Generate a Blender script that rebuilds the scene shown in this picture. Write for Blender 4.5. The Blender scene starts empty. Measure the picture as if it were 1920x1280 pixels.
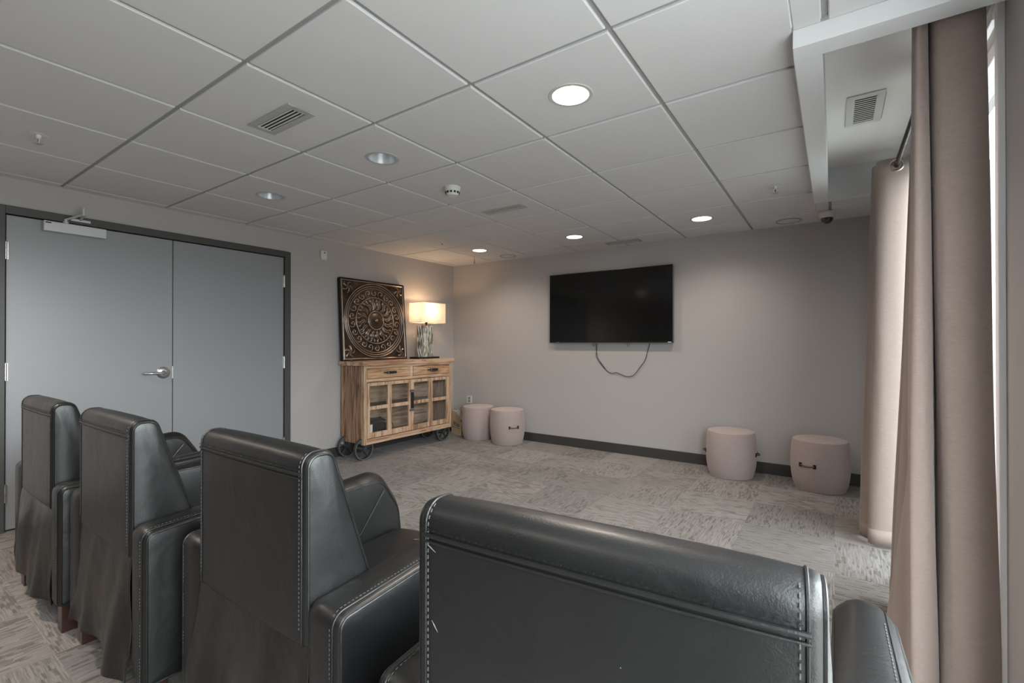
import bpy, math, random
from math import sin, cos, pi, radians as R
random.seed(7)
S = bpy.context.scene
COL = S.collection
H = 1.21            # camera height above the floor
# ------------------------------------------------------------------ camera
cd = bpy.data.cameras.new('camera'); cam = bpy.data.objects.new('camera', cd); COL.objects.link(cam)
cam.location = (0, 0, H); cam.rotation_euler = (pi/2 + 0.0038, 0, 0.6021)
cd.sensor_width = 36; cd.lens = 878.6/1920*36; cd.clip_start = 0.02
S.camera = cam
# ------------------------------------------------------------------ view
S.view_settings.view_transform = 'Standard'; S.view_settings.look = 'None'
S.view_settings.gamma = 1; S.view_settings.use_curve_mapping = False
S.view_settings.exposure = 1.14
# ------------------------------------------------------------------ world: overcast daylight outside the windows
W = bpy.data.worlds.new('world'); S.world = W; W.use_nodes = True
nt = W.node_tree; nt.nodes.clear()
wo = nt.nodes.new('ShaderNodeOutputWorld'); bg = nt.nodes.new('ShaderNodeBackground')
tc = nt.nodes.new('ShaderNodeTexCoord'); sx = nt.nodes.new('ShaderNodeSeparateXYZ'); cr = nt.nodes.new('ShaderNodeValToRGB')
nt.links.new(tc.outputs['Generated'], sx.inputs[0]); nt.links.new(sx.outputs['Z'], cr.inputs[0])
e = cr.color_ramp.elements
e[0].position = 0.0; e[0].color = (.25, .25, .245, 1); e[1].position = 0.06; e[1].color = (.94, .965, 1, 1)
nt.links.new(cr.outputs[0], bg.inputs[0]); bg.inputs[1].default_value = 11.0
nt.links.new(bg.outputs[0], wo.inputs[0])
def portal(loc, rot, sx_, sy_):
    l = bpy.data.lights.new('window_portal', 'AREA'); l.shape = 'RECTANGLE'; l.size = sx_; l.size_y = sy_
    l.cycles.is_portal = True
    o = bpy.data.objects.new('window_portal', l); COL.objects.link(o); o.location = loc; o.rotation_euler = rot
portal((.60, 2.985, 1.17), (0, pi/2, 0), 2.3, 1.9)
portal((.60, .56, 1.12), (0, pi/2, 0), 2.1, 2.15)  # portal of the unseen window added as fill light

# ================================================================== materials
MATS = {}
def nodes(name):
    m = bpy.data.materials.new(name); m.use_nodes = True
    n = m.node_tree; b = n.nodes['Principled BSDF']; MATS[name] = m
    return m, n, b
def lk(n, a, b): n.links.new(a, b)
def N(n, t, **kw):
    x = n.nodes.new(t)
    for k, v in kw.items():
        if k in x.bl_rna.properties: setattr(x, k, v)
        else: x.inputs[k].default_value = v
    return x
def plain(name, col, rough=.5, metal=0, spec=.5, bump=None, em=None, coat=0, var=0, sheen=0):
    m, n, b = nodes(name)
    b.inputs['Base Color'].default_value = (*col, 1); b.inputs['Roughness'].default_value = rough
    b.inputs['Metallic'].default_value = metal; b.inputs['Specular IOR Level'].default_value = spec
    b.inputs['Coat Weight'].default_value = coat
    if sheen: b.inputs['Sheen Weight'].default_value = sheen
    co = N(n, 'ShaderNodeTexCoord')
    if var:
        nz = N(n, 'ShaderNodeTexNoise', Scale=6.0, Detail=4.0); lk(n, co.outputs['Object'], nz.inputs[0])
        mx = N(n, 'ShaderNodeMix', data_type='RGBA'); lk(n, nz.outputs[0], mx.inputs[0])
        mx.inputs[6].default_value = (*[c*(1-var) for c in col], 1); mx.inputs[7].default_value = (*[min(1, c*(1+var)) for c in col], 1)
        lk(n, mx.outputs[2], b.inputs['Base Color'])
    if bump:
        nz = N(n, 'ShaderNodeTexNoise', Scale=bump[0], Detail=3.0); lk(n, co.outputs['Object'], nz.inputs[0])
        bp = N(n, 'ShaderNodeBump', Strength=bump[1], Distance=bump[2]); lk(n, nz.outputs[0], bp.inputs['Height']); lk(n, bp.outputs[0], b.inputs['Normal'])
    if em: b.inputs['Emission Color'].default_value = (*em[0], 1); b.inputs['Emission Strength'].default_value = em[1]
    return m
plain('wall_paint', (.43, .407, .402), .62, bump=(260, .25, .002))
plain('ceiling_tile', (.66, .66, .675), .85, bump=(160, .35, .0015), var=.02)
plain('tee_bar', (.33, .335, .335), .5)
plain('vent_grey', (.42, .42, .41), .45)
plain('white_paint', (.74, .76, .78), .55)
plain('plaster_white', (.82, .81, .79), .7)
plain('door_paint', (.245, .252, .272), .42, bump=(220, .15, .0006), spec=1.0)
plain('frame_paint', (.062, .060, .058), .45)
plain('steel', (.62, .62, .62), .28, 1)
plain('closer_paint', (.55, .56, .57), .4, .3)
plain('black_plastic', (.012, .012, .013), .35)
plain('black_matt', (.01, .01, .01), .7)
plain('cord_black', (.02, .02, .02), .5)
plain('baseboard_vinyl', (.045, .042, .040), .45)
plain('white_plastic', (.68, .68, .66), .4)
plain('pvc', (.90, .91, .93), .35)
plain('tv_screen', (.004, .004, .004), .10, spec=.5, coat=.0)
plain('silver_trim', (.45, .45, .46), .3, .9)
plain('iron', (.055, .060, .064), .45, .3, bump=(90, .3, .002))
plain('iron_edge', (.17, .18, .185), .4, .5)
plain('lamp_off', (.62, .66, .70), .3, .3)
plain('lamp_ring', (.55, .52, .50), .4)
plain('led_lit', (1, 1, 1), .5, em=((1, .90, .78), 6.0))
plain('paper', (.90, .89, .87), .8)
plain('kraft', (.74, .56, .36), .85, bump=(60, .3, .003), var=.08)
plain('ink', (.03, .025, .02), .8)
plain('red_tag', (.55, .10, .07), .6)
plain('red_glass', (.45, .05, .03), .3)
plain('bulb', (1, 1, 1), .5, em=((1, .80, .55), 2))
plain('thread', (.085, .085, .088), .55)
plain('leather_strap', (.13, .055, .030), .45)
plain('leg_wood', (.035, .013, .008), .35, coat=.4, var=.3)
plain('grommet_metal', (.60, .56, .50), .3, 1)
plain('rod_metal', (.05, .04, .035), .25, .9)
plain('dome_glass', (.02, .01, .012), .05, coat=1)
plain('bronze_dark', (.030, .024, .020), .38, .85)
plain('outlet_dark', (.25, .25, .25), .5)
plain('rubber', (.02, .02, .02), .7)
plain('grille_dark', (.015, .015, .015), .7)

def leather(name, col, rough, wrinkle):
    m, n, b = nodes(name)
    b.inputs['Base Color'].default_value = (*col, 1); b.inputs['Roughness'].default_value = rough
    b.inputs['Specular IOR Level'].default_value = .50
    b.inputs['Coat Weight'].default_value = .22; b.inputs['Coat Roughness'].default_value = .30
    co = N(n, 'ShaderNodeTexCoord')
    v = N(n, 'ShaderNodeTexVoronoi', Scale=330.0, feature='DISTANCE_TO_EDGE'); lk(n, co.outputs['Object'], v.inputs['Vector'])
    nz = N(n, 'ShaderNodeTexNoise', Scale=6.0, Detail=3.0, Distortion=.6); lk(n, co.outputs['Object'], nz.inputs[0])
    n2 = N(n, 'ShaderNodeTexNoise', Scale=300.0, Detail=2.0); lk(n, co.outputs['Object'], n2.inputs[0])
    b1 = N(n, 'ShaderNodeBump', Strength=wrinkle, Distance=.02); lk(n, nz.outputs[0], b1.inputs['Height'])
    b2 = N(n, 'ShaderNodeBump', Strength=.30, Distance=.0012); lk(n, n2.outputs[0], b2.inputs['Height']); lk(n, b1.outputs[0], b2.inputs['Normal'])
    b3 = N(n, 'ShaderNodeBump', Strength=.25, Distance=.0008); lk(n, v.outputs['Distance'], b3.inputs['Height']); lk(n, b2.outputs[0], b3.inputs['Normal'])
    lk(n, b3.outputs[0], b.inputs['Normal'])
    rr = N(n, 'ShaderNodeMapRange'); rr.inputs[3].default_value = rough-.05; rr.inputs[4].default_value = rough+.08
    n3 = N(n, 'ShaderNodeTexNoise', Scale=9.0, Detail=5.0); lk(n, co.outputs['Object'], n3.inputs[0])
    lk(n, n3.outputs[0], rr.inputs[0]); lk(n, rr.outputs[0], b.inputs['Roughness'])
leather('leather', (.0045, .0048, .0054), .42, .30)
leather('leather_skirt', (.0055, .0045, .004), .36, .6)

def fabric(name, col, col2, scale=420, trans=0):
    m, n, b = nodes(name)
    co = N(n, 'ShaderNodeTexCoord')
    mp = N(n, 'ShaderNodeMapping'); mp.inputs['Scale'].default_value = (1, 1, .25); lk(n, co.outputs['Object'], mp.inputs[0])
    nz = N(n, 'ShaderNodeTexNoise', Scale=60.0, Detail=6.0, Roughness=.7); 
    mp.inputs['Scale'].default_value = (.8, .8, 3.2)
    lk(n, mp.outputs[0], nz.inputs[0])
    cr = N(n, 'ShaderNodeMapRange'); cr.inputs[1].default_value = .3; cr.inputs[2].default_value = .7; lk(n, nz.outputs[0], cr.inputs[0])
    mx = N(n, 'ShaderNodeMix', data_type='RGBA'); lk(n, cr.outputs[0], mx.inputs[0])
    mx.inputs[6].default_value = (*col, 1); mx.inputs[7].default_value = (*col2, 1)
    lk(n, mx.outputs[2], b.inputs['Base Color'])
    b.inputs['Roughness'].default_value = .85; b.inputs['Sheen Weight'].default_value = .25; b.inputs['Specular IOR Level'].default_value = .2
    n2 = N(n, 'ShaderNodeTexNoise', Scale=float(scale), Detail=2.0); lk(n, co.outputs['Object'], n2.inputs[0])
    bp = N(n, 'ShaderNodeBump', Strength=.5, Distance=.0015); lk(n, n2.outputs[0], bp.inputs['Height']); lk(n, bp.outputs[0], b.inputs['Normal'])
    if trans:
        out = n.nodes['Material Output']; tr = N(n, 'ShaderNodeBsdfTranslucent'); ms = N(n, 'ShaderNodeMixShader', Fac=trans)
        lk(n, mx.outputs[2], tr.inputs[0]); lk(n, b.outputs[0], ms.inputs[1]); lk(n, tr.outputs[0], ms.inputs[2]); lk(n, ms.outputs[0], out.inputs[0])
fabric('curtain_cloth', (.295, .228, .203), (.34, .268, .240), 420, .03)
fabric('pouf_cloth', (.37, .295, .282), (.43, .35, .335), 260)
fabric('shade_cloth', (.80, .72, .66), (.86, .80, .74), 300, .45)

def glass_mat(name, tint):
    m, n, b = nodes(name); out = n.nodes['Material Output']
    t = N(n, 'ShaderNodeBsdfTransparent'); g = N(n, 'ShaderNodeBsdfGlossy', Roughness=.02); ms = N(n, 'ShaderNodeMixShader', Fac=.06)
    t.inputs[0].default_value = tint
    lk(n, t.outputs[0], ms.inputs[1]); lk(n, g.outputs[0], ms.inputs[2]); lk(n, ms.outputs[0], out.inputs[0]); n.nodes.remove(b)
glass_mat('window_glass', (.93, .96, .95, 1))
glass_mat('daylight_dimming_glass', (.58, .605, .60, 1))  # tint added to dim the daylight coming past the curtains

def wood(name, c1, c2, c3, axis=2, rough=.6):
    m, n, b = nodes(name)
    co = N(n, 'ShaderNodeTexCoord'); mp = N(n, 'ShaderNodeMapping')
    sc = [14, 14, 14]; sc[axis] = 1.1; mp.inputs['Scale'].default_value = sc
    lk(n, co.outputs['Object'], mp.inputs[0])
    nz = N(n, 'ShaderNodeTexNoise', Scale=1.6, Detail=8.0, Roughness=.65, Distortion=1.2); lk(n, mp.outputs[0], nz.inputs[0])
    cr = N(n, 'ShaderNodeValToRGB'); e = cr.color_ramp.elements
    e[0].position = .38; e[0].color = (*c1, 1); e[1].position = .62; e[1].color = (*c3, 1)
    k = cr.color_ramp.elements.new(.48); k.color = (*c2, 1)
    lk(n, nz.outputs[0], cr.inputs[0]); lk(n, cr.outputs[0], b.inputs['Base Color'])
    b.inputs['Roughness'].default_value = rough
    bp = N(n, 'ShaderNodeBump', Strength=.35, Distance=.004); lk(n, nz.outputs[0], bp.inputs['Height']); lk(n, bp.outputs[0], b.inputs['Normal'])
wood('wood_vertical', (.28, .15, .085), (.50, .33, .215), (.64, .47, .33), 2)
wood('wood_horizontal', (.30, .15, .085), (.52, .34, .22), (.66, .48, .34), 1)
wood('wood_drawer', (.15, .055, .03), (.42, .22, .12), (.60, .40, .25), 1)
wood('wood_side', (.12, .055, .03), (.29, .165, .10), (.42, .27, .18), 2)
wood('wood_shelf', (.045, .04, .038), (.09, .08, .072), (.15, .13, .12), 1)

def carpet():
    m, n, b = nodes('carpet')
    def M(op, *a):
        x = N(n, 'ShaderNodeMath', operation=op)
        for i, v in enumerate(a):
            if isinstance(v, (int, float)): x.inputs[i].default_value = v
            else: lk(n, v, x.inputs[i])
        return x.outputs[0]
    co = N(n, 'ShaderNodeTexCoord'); s = N(n, 'ShaderNodeSeparateXYZ'); lk(n, co.outputs['Object'], s.inputs[0])
    X, Y = s.outputs[0], s.outputs[1]
    T = .5
    cx = M('FLOOR', M('DIVIDE', X, T)); cy = M('FLOOR', M('DIVIDE', Y, T))
    par = M('ABSOLUTE', M('MODULO', M('ADD', cx, cy), 2.0))
    inv = M('SUBTRACT', 1.0, par)
    A = M('ADD', M('MULTIPLY', X, par), M('MULTIPLY', Y, inv))     # along the pile lines
    B = M('ADD', M('MULTIPLY', Y, par), M('MULTIPLY', X, inv))     # across
    def comb(a, b_, c=0.0):
        k = N(n, 'ShaderNodeCombineXYZ')
        for i, v in enumerate((a, b_, c)):
            if isinstance(v, (int, float)): k.inputs[i].default_value = v
            else: lk(n, v, k.inputs[i])
        return k.outputs[0]
    cellid = M('ADD', M('MULTIPLY', cx, 3.7), M('MULTIPLY', cy, 9.1))
    fine = N(n, 'ShaderNodeTexNoise', Scale=1.0, Detail=3.0, Roughness=.7)
    lk(n, comb(M('MULTIPLY', A, 9.0), M('MULTIPLY', B, 190.0), cellid), fine.inputs[0])
    # dashes: rows 17 mm wide, dash about 60 mm long
    row = M('FLOOR', M('DIVIDE', B, .0100))
    wn0 = N(n, 'ShaderNodeTexWhiteNoise', noise_dimensions='2D'); lk(n, comb(row, cellid), wn0.inputs['Vector'])
    dash = M('FLOOR', M('ADD', M('DIVIDE', A, .050), M('MULTIPLY', wn0.outputs[0], 5.0)))
    wn = N(n, 'ShaderNodeTexWhiteNoise', noise_dimensions='3D'); lk(n, comb(row, dash, cellid), wn.inputs['Vector'])
    # patches where dashes are dense
    pt = N(n, 'ShaderNodeTexNoise', Scale=3.2, Detail=2.0); lk(n, comb(A, M('MULTIPLY', B, 2.2), cellid), pt.inputs[0])
    thr = N(n, 'ShaderNodeMapRange'); lk(n, pt.outputs[0], thr.inputs[0])
    thr.inputs[1].default_value = .42; thr.inputs[2].default_value = .62; thr.inputs[3].default_value = .04; thr.inputs[4].default_value = .42
    wd = N(n, 'ShaderNodeTexWhiteNoise', noise_dimensions='2D'); lk(n, comb(cy, cx, 3.0), wd.inputs['Vector'])
    isd = M('LESS_THAN', wn.outputs[0], M('MULTIPLY', thr.outputs[0], M('ADD', .25, M('MULTIPLY', wd.outputs[0], 1.3))))
    cr = N(n, 'ShaderNodeValToRGB'); e = cr.color_ramp.elements
    e[0].position = .35; e[0].color = (.160, .140, .130, 1); e[1].position = .62; e[1].color = (.290, .270, .258, 1)
    lk(n, fine.outputs[0], cr.inputs[0])
    mx = N(n, 'ShaderNodeMix', data_type='RGBA', blend_type='MULTIPLY'); lk(n, M('MULTIPLY', isd, .85), mx.inputs[0])
    lk(n, cr.outputs[0], mx.inputs[6]); mx.inputs[7].default_value = (.60, .57, .55, 1)
    # tone of each tile
    wt = N(n, 'ShaderNodeTexWhiteNoise', noise_dimensions='2D'); lk(n, comb(cx, cy), wt.inputs['Vector'])
    tone = N(n, 'ShaderNodeMapRange'); lk(n, wt.outputs[0], tone.inputs[0]); tone.inputs[3].default_value = .78; tone.inputs[4].default_value = 1.12
    hs = N(n, 'ShaderNodeHueSaturation'); lk(n, tone.outputs[0], hs.inputs['Value']); lk(n, mx.outputs[2], hs.inputs['Color'])
    lk(n, hs.outputs[0], b.inputs['Base Color'])
    b.inputs['Roughness'].default_value = .95; b.inputs['Specular IOR Level'].default_value = .15; b.inputs['Sheen Weight'].default_value = .1
    bp = N(n, 'ShaderNodeBump', Strength=.6, Distance=.003)
    lk(n, M('SUBTRACT', fine.outputs[0], M('MULTIPLY', isd, .4)), bp.inputs['Height']); lk(n, bp.outputs[0], b.inputs['Normal'])
carpet()

def bronze():
    m, n, b = nodes('embossed_bronze')
    co = N(n, 'ShaderNodeTexCoord')
    nz = N(n, 'ShaderNodeTexNoise', Scale=7.0, Detail=5.0); lk(n, co.outputs['Object'], nz.inputs[0])
    geo = N(n, 'ShaderNodeNewGeometry')
    cr = N(n, 'ShaderNodeValToRGB'); e = cr.color_ramp.elements
    e[0].position = .3; e[0].color = (.035, .027, .022, 1); e[1].position = .7; e[1].color = (.13, .085, .06, 1)
    lk(n, nz.outputs[0], cr.inputs[0])
    pr = N(n, 'ShaderNodeMapRange'); lk(n, geo.outputs['Pointiness'], pr.inputs[0]); pr.inputs[1].default_value = .50; pr.inputs[2].default_value = .58
    mx = N(n, 'ShaderNodeMix', data_type='RGBA'); lk(n, pr.outputs[0], mx.inputs[0]); lk(n, cr.outputs[0], mx.inputs[6])
    mx.inputs[7].default_value = (.60, .50, .43, 1)  # paler raised edges: highlights put into the base colour
    lk(n, mx.outputs[2], b.inputs['Base Color'])
    b.inputs['Metallic'].default_value = .85; b.inputs['Roughness'].default_value = .33
bronze()
def bark():
    m, n, b = nodes('silver_bark')
    b.inputs['Metallic'].default_value = .35; b.inputs['Roughness'].default_value = .38
    co = N(n, 'ShaderNodeTexCoord'); mp = N(n, 'ShaderNodeMapping'); mp.inputs['Scale'].default_value = (45, 45, 2.2); lk(n, co.outputs['Object'], mp.inputs[0])
    nz = N(n, 'ShaderNodeTexNoise', Scale=2.0, Detail=3.0, Distortion=1.0); lk(n, mp.outputs[0], nz.inputs[0])
    cr = N(n, 'ShaderNodeValToRGB'); e = cr.color_ramp.elements; e[0].position = .42; e[0].color = (.16, .15, .12, 1); e[1].position = .55; e[1].color = (.56, .54, .48, 1)
    lk(n, nz.outputs[0], cr.inputs[0]); lk(n, cr.outputs[0], b.inputs['Base Color'])
bark()

# ================================================================== mesh builder
class MB:
    def __init__(s): s.v = []; s.f = []
    def add(s, vs, fs):
        o = len(s.v); s.v += [tuple(p) for p in vs]; s.f += [tuple(o+i for i in f) for f in fs]; return s
    def box(s, a, b):
        x0, y0, z0 = a; x1, y1, z1 = b
        return s.add([(x0,y0,z0),(x1,y0,z0),(x1,y1,z0),(x0,y1,z0),(x0,y0,z1),(x1,y0,z1),(x1,y1,z1),(x0,y1,z1)],
                     [(3,2,1,0),(4,5,6,7),(0,1,5,4),(1,2,6,5),(2,3,7,6),(3,0,4,7)])
    def rbox(s, c, sz, ax=(1,0,0), up=(0,0,1)):
        """oriented box: centre, full sizes, first axis, up axis"""
        import mathutils
        X = mathutils.Vector(ax).normalized(); Z = mathutils.Vector(up); Y = Z.cross(X).normalized(); Z = X.cross(Y)
        c = mathutils.Vector(c); P = []
        for k in (-.5, .5):
            for i, j in ((-.5,-.5),(.5,-.5),(.5,.5),(-.5,.5)): P.append(c + X*i*sz[0] + Y*j*sz[1] + Z*k*sz[2])
        return s.add(P, [(3,2,1,0),(4,5,6,7),(0,1,5,4),(1,2,6,5),(2,3,7,6),(3,0,4,7)])
    def grid(s, fn, nu, nv, flip=False):
        vs = [fn(i/nu, j/nv) for j in range(nv+1) for i in range(nu+1)]
        fs = []
        for j in range(nv):
            for i in range(nu):
                a = j*(nu+1)+i; q = (a, a+1, a+nu+2, a+nu+1)
                fs.append(q[::-1] if flip else q)
        return s.add(vs, fs)
    def tube(s, pts, r, n=8, closed=False, cap=True):
        import mathutils
        P = [mathutils.Vector(p) for p in pts]; m = len(P); rings = []
        up = None
        for i in range(m):
            if closed: t = P[(i+1) % m]-P[i-1]
            else: t = P[min(i+1, m-1)]-P[max(i-1, 0)]
            t.normalize()
            if up is None: up = mathutils.Vector((0,0,1)) if abs(t.z) < .9 else mathutils.Vector((1,0,0))
            a = t.cross(up).normalized(); b = a.cross(t).normalized(); up = b
            rr = r[i] if isinstance(r, (list, tuple)) else r
            rings.append([P[i] + a*cos(2*pi*k/n)*rr + b*sin(2*pi*k/n)*rr for k in range(n)])
        vs = [p for q in rings for p in q]; fs = []
        for i in range(m if closed else m-1):
            j = (i+1) % m
            for k in range(n):
                l = (k+1) % n; fs.append((i*n+k, j*n+k, j*n+l, i*n+l)[::-1])
        if cap and not closed: fs += [tuple(range(n)), tuple((m-1)*n+k for k in range(n))[::-1]]
        return s.add(vs, fs)
    def lathe(s, prof, c=(0,0,0), n=32, axis='z', sy=1, open_=False):
        """prof: (radius, height) pairs; axis z, y or x"""
        vs = []
        for r, h in prof:
            for k in range(n):
                a = 2*pi*k/n; p = (r*cos(a), r*sin(a)*sy, h)
                if axis == 'y': p = (p[0], h, p[1])
                if axis == 'x': p = (h, p[0], p[1])
                vs.append((c[0]+p[0], c[1]+p[1], c[2]+p[2]))
        fs = []
        for i in range(len(prof)-1):
            for k in range(n):
                l = (k+1) % n; fs.append((i*n+k, i*n+l, (i+1)*n+l, (i+1)*n+k))
        if prof[0] != prof[-1] and not open_ and prof[0][0] > 1e-6: fs.append(tuple(range(n))[::-1])
        if prof[0] != prof[-1] and not open_ and prof[-1][0] > 1e-6: fs.append(tuple((len(prof)-1)*n+k for k in range(n)))
        return s.add(vs, fs)
    def build(s, name, mat, parent=None, origin=(0,0,0), smooth=True, ang=38, bevel=0, seg=2, solid=0, weld=False):
        me = bpy.data.meshes.new(name)
        me.from_pydata([(x-origin[0], y-origin[1], z-origin[2]) for x, y, z in s.v], [], s.f)
        me.validate(); me.update()
        import bmesh
        bm = bmesh.new(); bm.from_mesh(me)
        bmesh.ops.remove_doubles(bm, verts=bm.verts, dist=1e-6)
        bmesh.ops.dissolve_degenerate(bm, dist=1e-7, edges=bm.edges)
        bmesh.ops.recalc_face_normals(bm, faces=bm.faces)
        bm.to_mesh(me); bm.free()
        if smooth:
            for p in me.polygons: p.use_smooth = True
            me.set_sharp_from_angle(angle=R(ang))
        me.materials.append(MATS[mat])
        o = bpy.data.objects.new(name, me); COL.objects.link(o)
        if parent: o.parent = parent
        if solid:
            q = o.modifiers.new('thickness', 'SOLIDIFY'); q.thickness = solid; q.offset = 0
        if bevel:
            q = o.modifiers.new('bevel', 'BEVEL'); q.width = bevel; q.segments = seg; q.limit_method = 'ANGLE'; q.angle_limit = R(40)
            q.harden_normals = True
        return o
def thing(name, label, cat, loc=(0,0,0), rz=0, group=None):
    o = bpy.data.objects.new(name, None); COL.objects.link(o); o.empty_display_size = .1
    o.location = loc; o.rotation_euler = (0, 0, rz); tag(o, label, cat, group); return o
def tag(o, label, cat, group=None):
    o['label'] = label; o['category'] = cat
    if group: o['group'] = group
    return o
def struct(o, label=None):
    o['kind'] = 'structure'
    if label: o['label'] = label
    return o
def at(mb, name, mat, parent, **kw):
    """mesh given in world coordinates, parented to an unrotated thing"""
    p = parent
    while p.parent: p = p.parent
    return mb.build(name, mat, parent, origin=tuple(p.location), **kw)
def copy_tree(o, parent=None):
    c = o.copy(); COL.objects.link(c)
    if parent: c.parent = parent
    for ch in list(o.children): copy_tree(ch, c)
    return c
def text_mesh(name, txt, size, mat, parent, loc, rot, extrude=.0004):
    cu = bpy.data.curves.new(name, 'FONT'); cu.body = txt; cu.size = size; cu.extrude = extrude; cu.align_x = 'CENTER'; cu.align_y = 'CENTER'
    t = bpy.data.objects.new(name + '_curve', cu); COL.objects.link(t)
    bpy.context.view_layer.update()
    me = bpy.data.meshes.new_from_object(t.evaluated_get(bpy.context.evaluated_depsgraph_get()))
    bpy.data.objects.remove(t); bpy.data.curves.remove(cu)
    me.materials.clear(); me.materials.append(MATS[mat])
    o = bpy.data.objects.new(name, me); COL.objects.link(o)
    o.parent = parent; o.location = loc; o.rotation_euler = rot
    return o
def round_poly(pts, seg=5, sub=.05):
    """pts: (a, b, radius); returns rounded, subdivided closed outline"""
    import mathutils
    V = mathutils.Vector; n = len(pts); out = []
    for i in range(n):
        p = V(pts[i][:2]); a = V(pts[i-1][:2]); b = V(pts[(i+1) % n][:2]); r = pts[i][2]
        u = (a-p).normalized(); w = (b-p).normalized()
        th = u.angle(w); d = r/math.tan(th/2) if r else 0
        if not r: out.append(p); continue
        c = p + (u+w).normalized()*(r/math.sin(th/2))
        s0 = p+u*d-c; s1 = p+w*d-c
        tot = s0.angle(s1); sg = 1 if s0.x*s1.y-s0.y*s1.x > 0 else -1
        for k in range(seg+1):
            an = sg*tot*k/seg; out.append(c + V((s0.x*cos(an)-s0.y*sin(an), s0.x*sin(an)+s0.y*cos(an))))
    res = []
    for i in range(len(out)):
        a, b = out[i], out[(i+1) % len(out)]; L = (b-a).length; k = max(1, int(L/sub))
        for j in range(k): res.append(tuple(a.lerp(b, j/k)))
    return res
def offset_poly(P, d):
    n = len(P); out = []
    area = sum(P[i][0]*P[(i+1) % n][1]-P[(i+1) % n][0]*P[i][1] for i in range(n))
    sg = 1 if area > 0 else -1
    for i in range(n):
        a, b = P[i-1], P[(i+1) % n]; tx, ty = b[0]-a[0], b[1]-a[1]; L = math.hypot(tx, ty) or 1
        out.append((P[i][0]+sg*ty/L*d, P[i][1]-sg*tx/L*d))
    return out
def pillow(mb, P, x0, x1, r=.01, face=.006, cap=.01, nx=10):
    """extrude outline P (y,z) along x with rounded ends, puffed faces and puffed caps"""
    n = len(P); cols = []
    for k in range(4): a = (1-k/3)*pi/2; cols.append((x0+r*(1-sin(a)), -r*(1-cos(a))))
    for k in range(1, nx):
        u = k/nx; cols.append((x0+r+(x1-x0-2*r)*u, face*(1-(2*u-1)**4)))
    for k in range(4): a = k/3*pi/2; cols.append((x1-r*(1-sin(a)), -r*(1-cos(a))))
    vs = []; 
    for x, o in cols:
        for p in offset_poly(P, o): vs.append((x, p[0], p[1]))
    fs = []
    for i in range(len(cols)-1):
        for k in range(n):
            l = (k+1) % n; fs.append((i*n+k, i*n+l, (i+1)*n+l, (i+1)*n+k))
    mb.add(vs, fs)
    for xe, sgn in ((x0, -1), (x1, 1)):
        Q = offset_poly(P, -r); cy = sum(p[0] for p in Q)/n; cz = sum(p[1] for p in Q)/n
        vs = []; S_ = (1, .93, .82, .65, .45, .2)
        for s_ in S_:
            for p in Q: vs.append((xe+sgn*cap*(1-s_**3), cy+(p[0]-cy)*s_, cz+(p[1]-cz)*s_))
        vs.append((xe+sgn*cap, cy, cz)); fs = []
        for i in range(len(S_)-1):
            for k in range(n):
                l = (k+1) % n; fs.append((i*n+k, i*n+l, (i+1)*n+l, (i+1)*n+k))
        i = len(S_)-1
        for k in range(n): fs.append((i*n+k, i*n+(k+1) % n, (i+1)*n))
        mb.add(vs, fs)
def catmull(P, n=6):
    out = []
    for i in range(len(P)-1):
        p0 = P[max(i-1, 0)]; p1 = P[i]; p2 = P[i+1]; p3 = P[min(i+2, len(P)-1)]
        for k in range(n):
            t = k/n
            out.append(tuple(.5*((2*b)+(-a+c)*t+(2*a-5*b+4*c-d)*t*t+(-a+3*b-3*c+d)*t**3) for a, b, c, d in zip(p0, p1, p2, p3)))
    out.append(tuple(P[-1])); return out
def stitches(mb, pts, step=.011, L=.006, w=.0016, up=(0,0,1)):
    """short thread pieces along a polyline"""
    import mathutils
    V = mathutils.Vector; acc = 0
    for a, b in zip(pts[:-1], pts[1:]):
        a, b = V(a), V(b); d = (b-a).length
        if d < 1e-6: continue
        t = (b-a)/d; s_ = acc
        while s_ < d:
            mb.rbox(a+t*s_, (L, w, w), tuple(t), up); s_ += step
        acc = s_-d

# ================================================================== room shell
XL, XR, YB, YF, ZC = -4.38, .43, 4.93, -3.6, 2.288
ZB, ZT = 2.218, 2.425
BX0, BX1, BY0, BY1 = -.115, -.03, 1.866, 4.03          # beam round the window recess
m = MB(); m.box((XL-.1, YF-.1, -.1), (XR+.6, YB+.1, 0)); struct(m.build('floor', 'carpet', smooth=False))
m = MB()
DY0, DY1, DZ = .625, 2.49, 2.055
m.box((XL-.12, YF-.1, 0), (XL, DY0, ZC+.3)); m.box((XL-.12, DY1, 0), (XL, YB+.1, ZC+.3)); m.box((XL-.12, DY0, DZ), (XL, DY1, ZC+.3))
m.box((XL-.16, DY0, 0), (XL-.12, DY1, DZ))
struct(m.build('wall_left', 'wall_paint', smooth=False))
m = MB(); m.box((XL, YB, 0), (XR+.6, YB+.1, ZC+.3)); struct(m.build('wall_back', 'wall_paint', smooth=False))
m = MB(); m.box((XL, YF-.1, 0), (XR+.6, YF, ZC+.3)); struct(m.build('wall_front', 'wall_paint', smooth=False))
WY0, WY1, WZ0, WZ1 = 2.03, 3.94, .02, 2.26
VY0, VY1, VZ0, VZ1 = -.5, 1.62, .1, 2.15  # opening of an unseen window, added to bring in more light
m = MB()
for y0, y1, z0, z1 in ((YF, VY0, 0, 2.6), (VY1, WY0, 0, 2.6), (WY1, YB, 0, 2.6), (WY0, WY1, 0, WZ0), (WY0, WY1, WZ1, 2.6), (VY0, VY1, 0, VZ0), (VY0, VY1, VZ1, 2.6)):
    m.box((XR, y0, z0), (XR+.16, y1, z1))
struct(m.build('wall_right', 'wall_paint', smooth=False))

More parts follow.
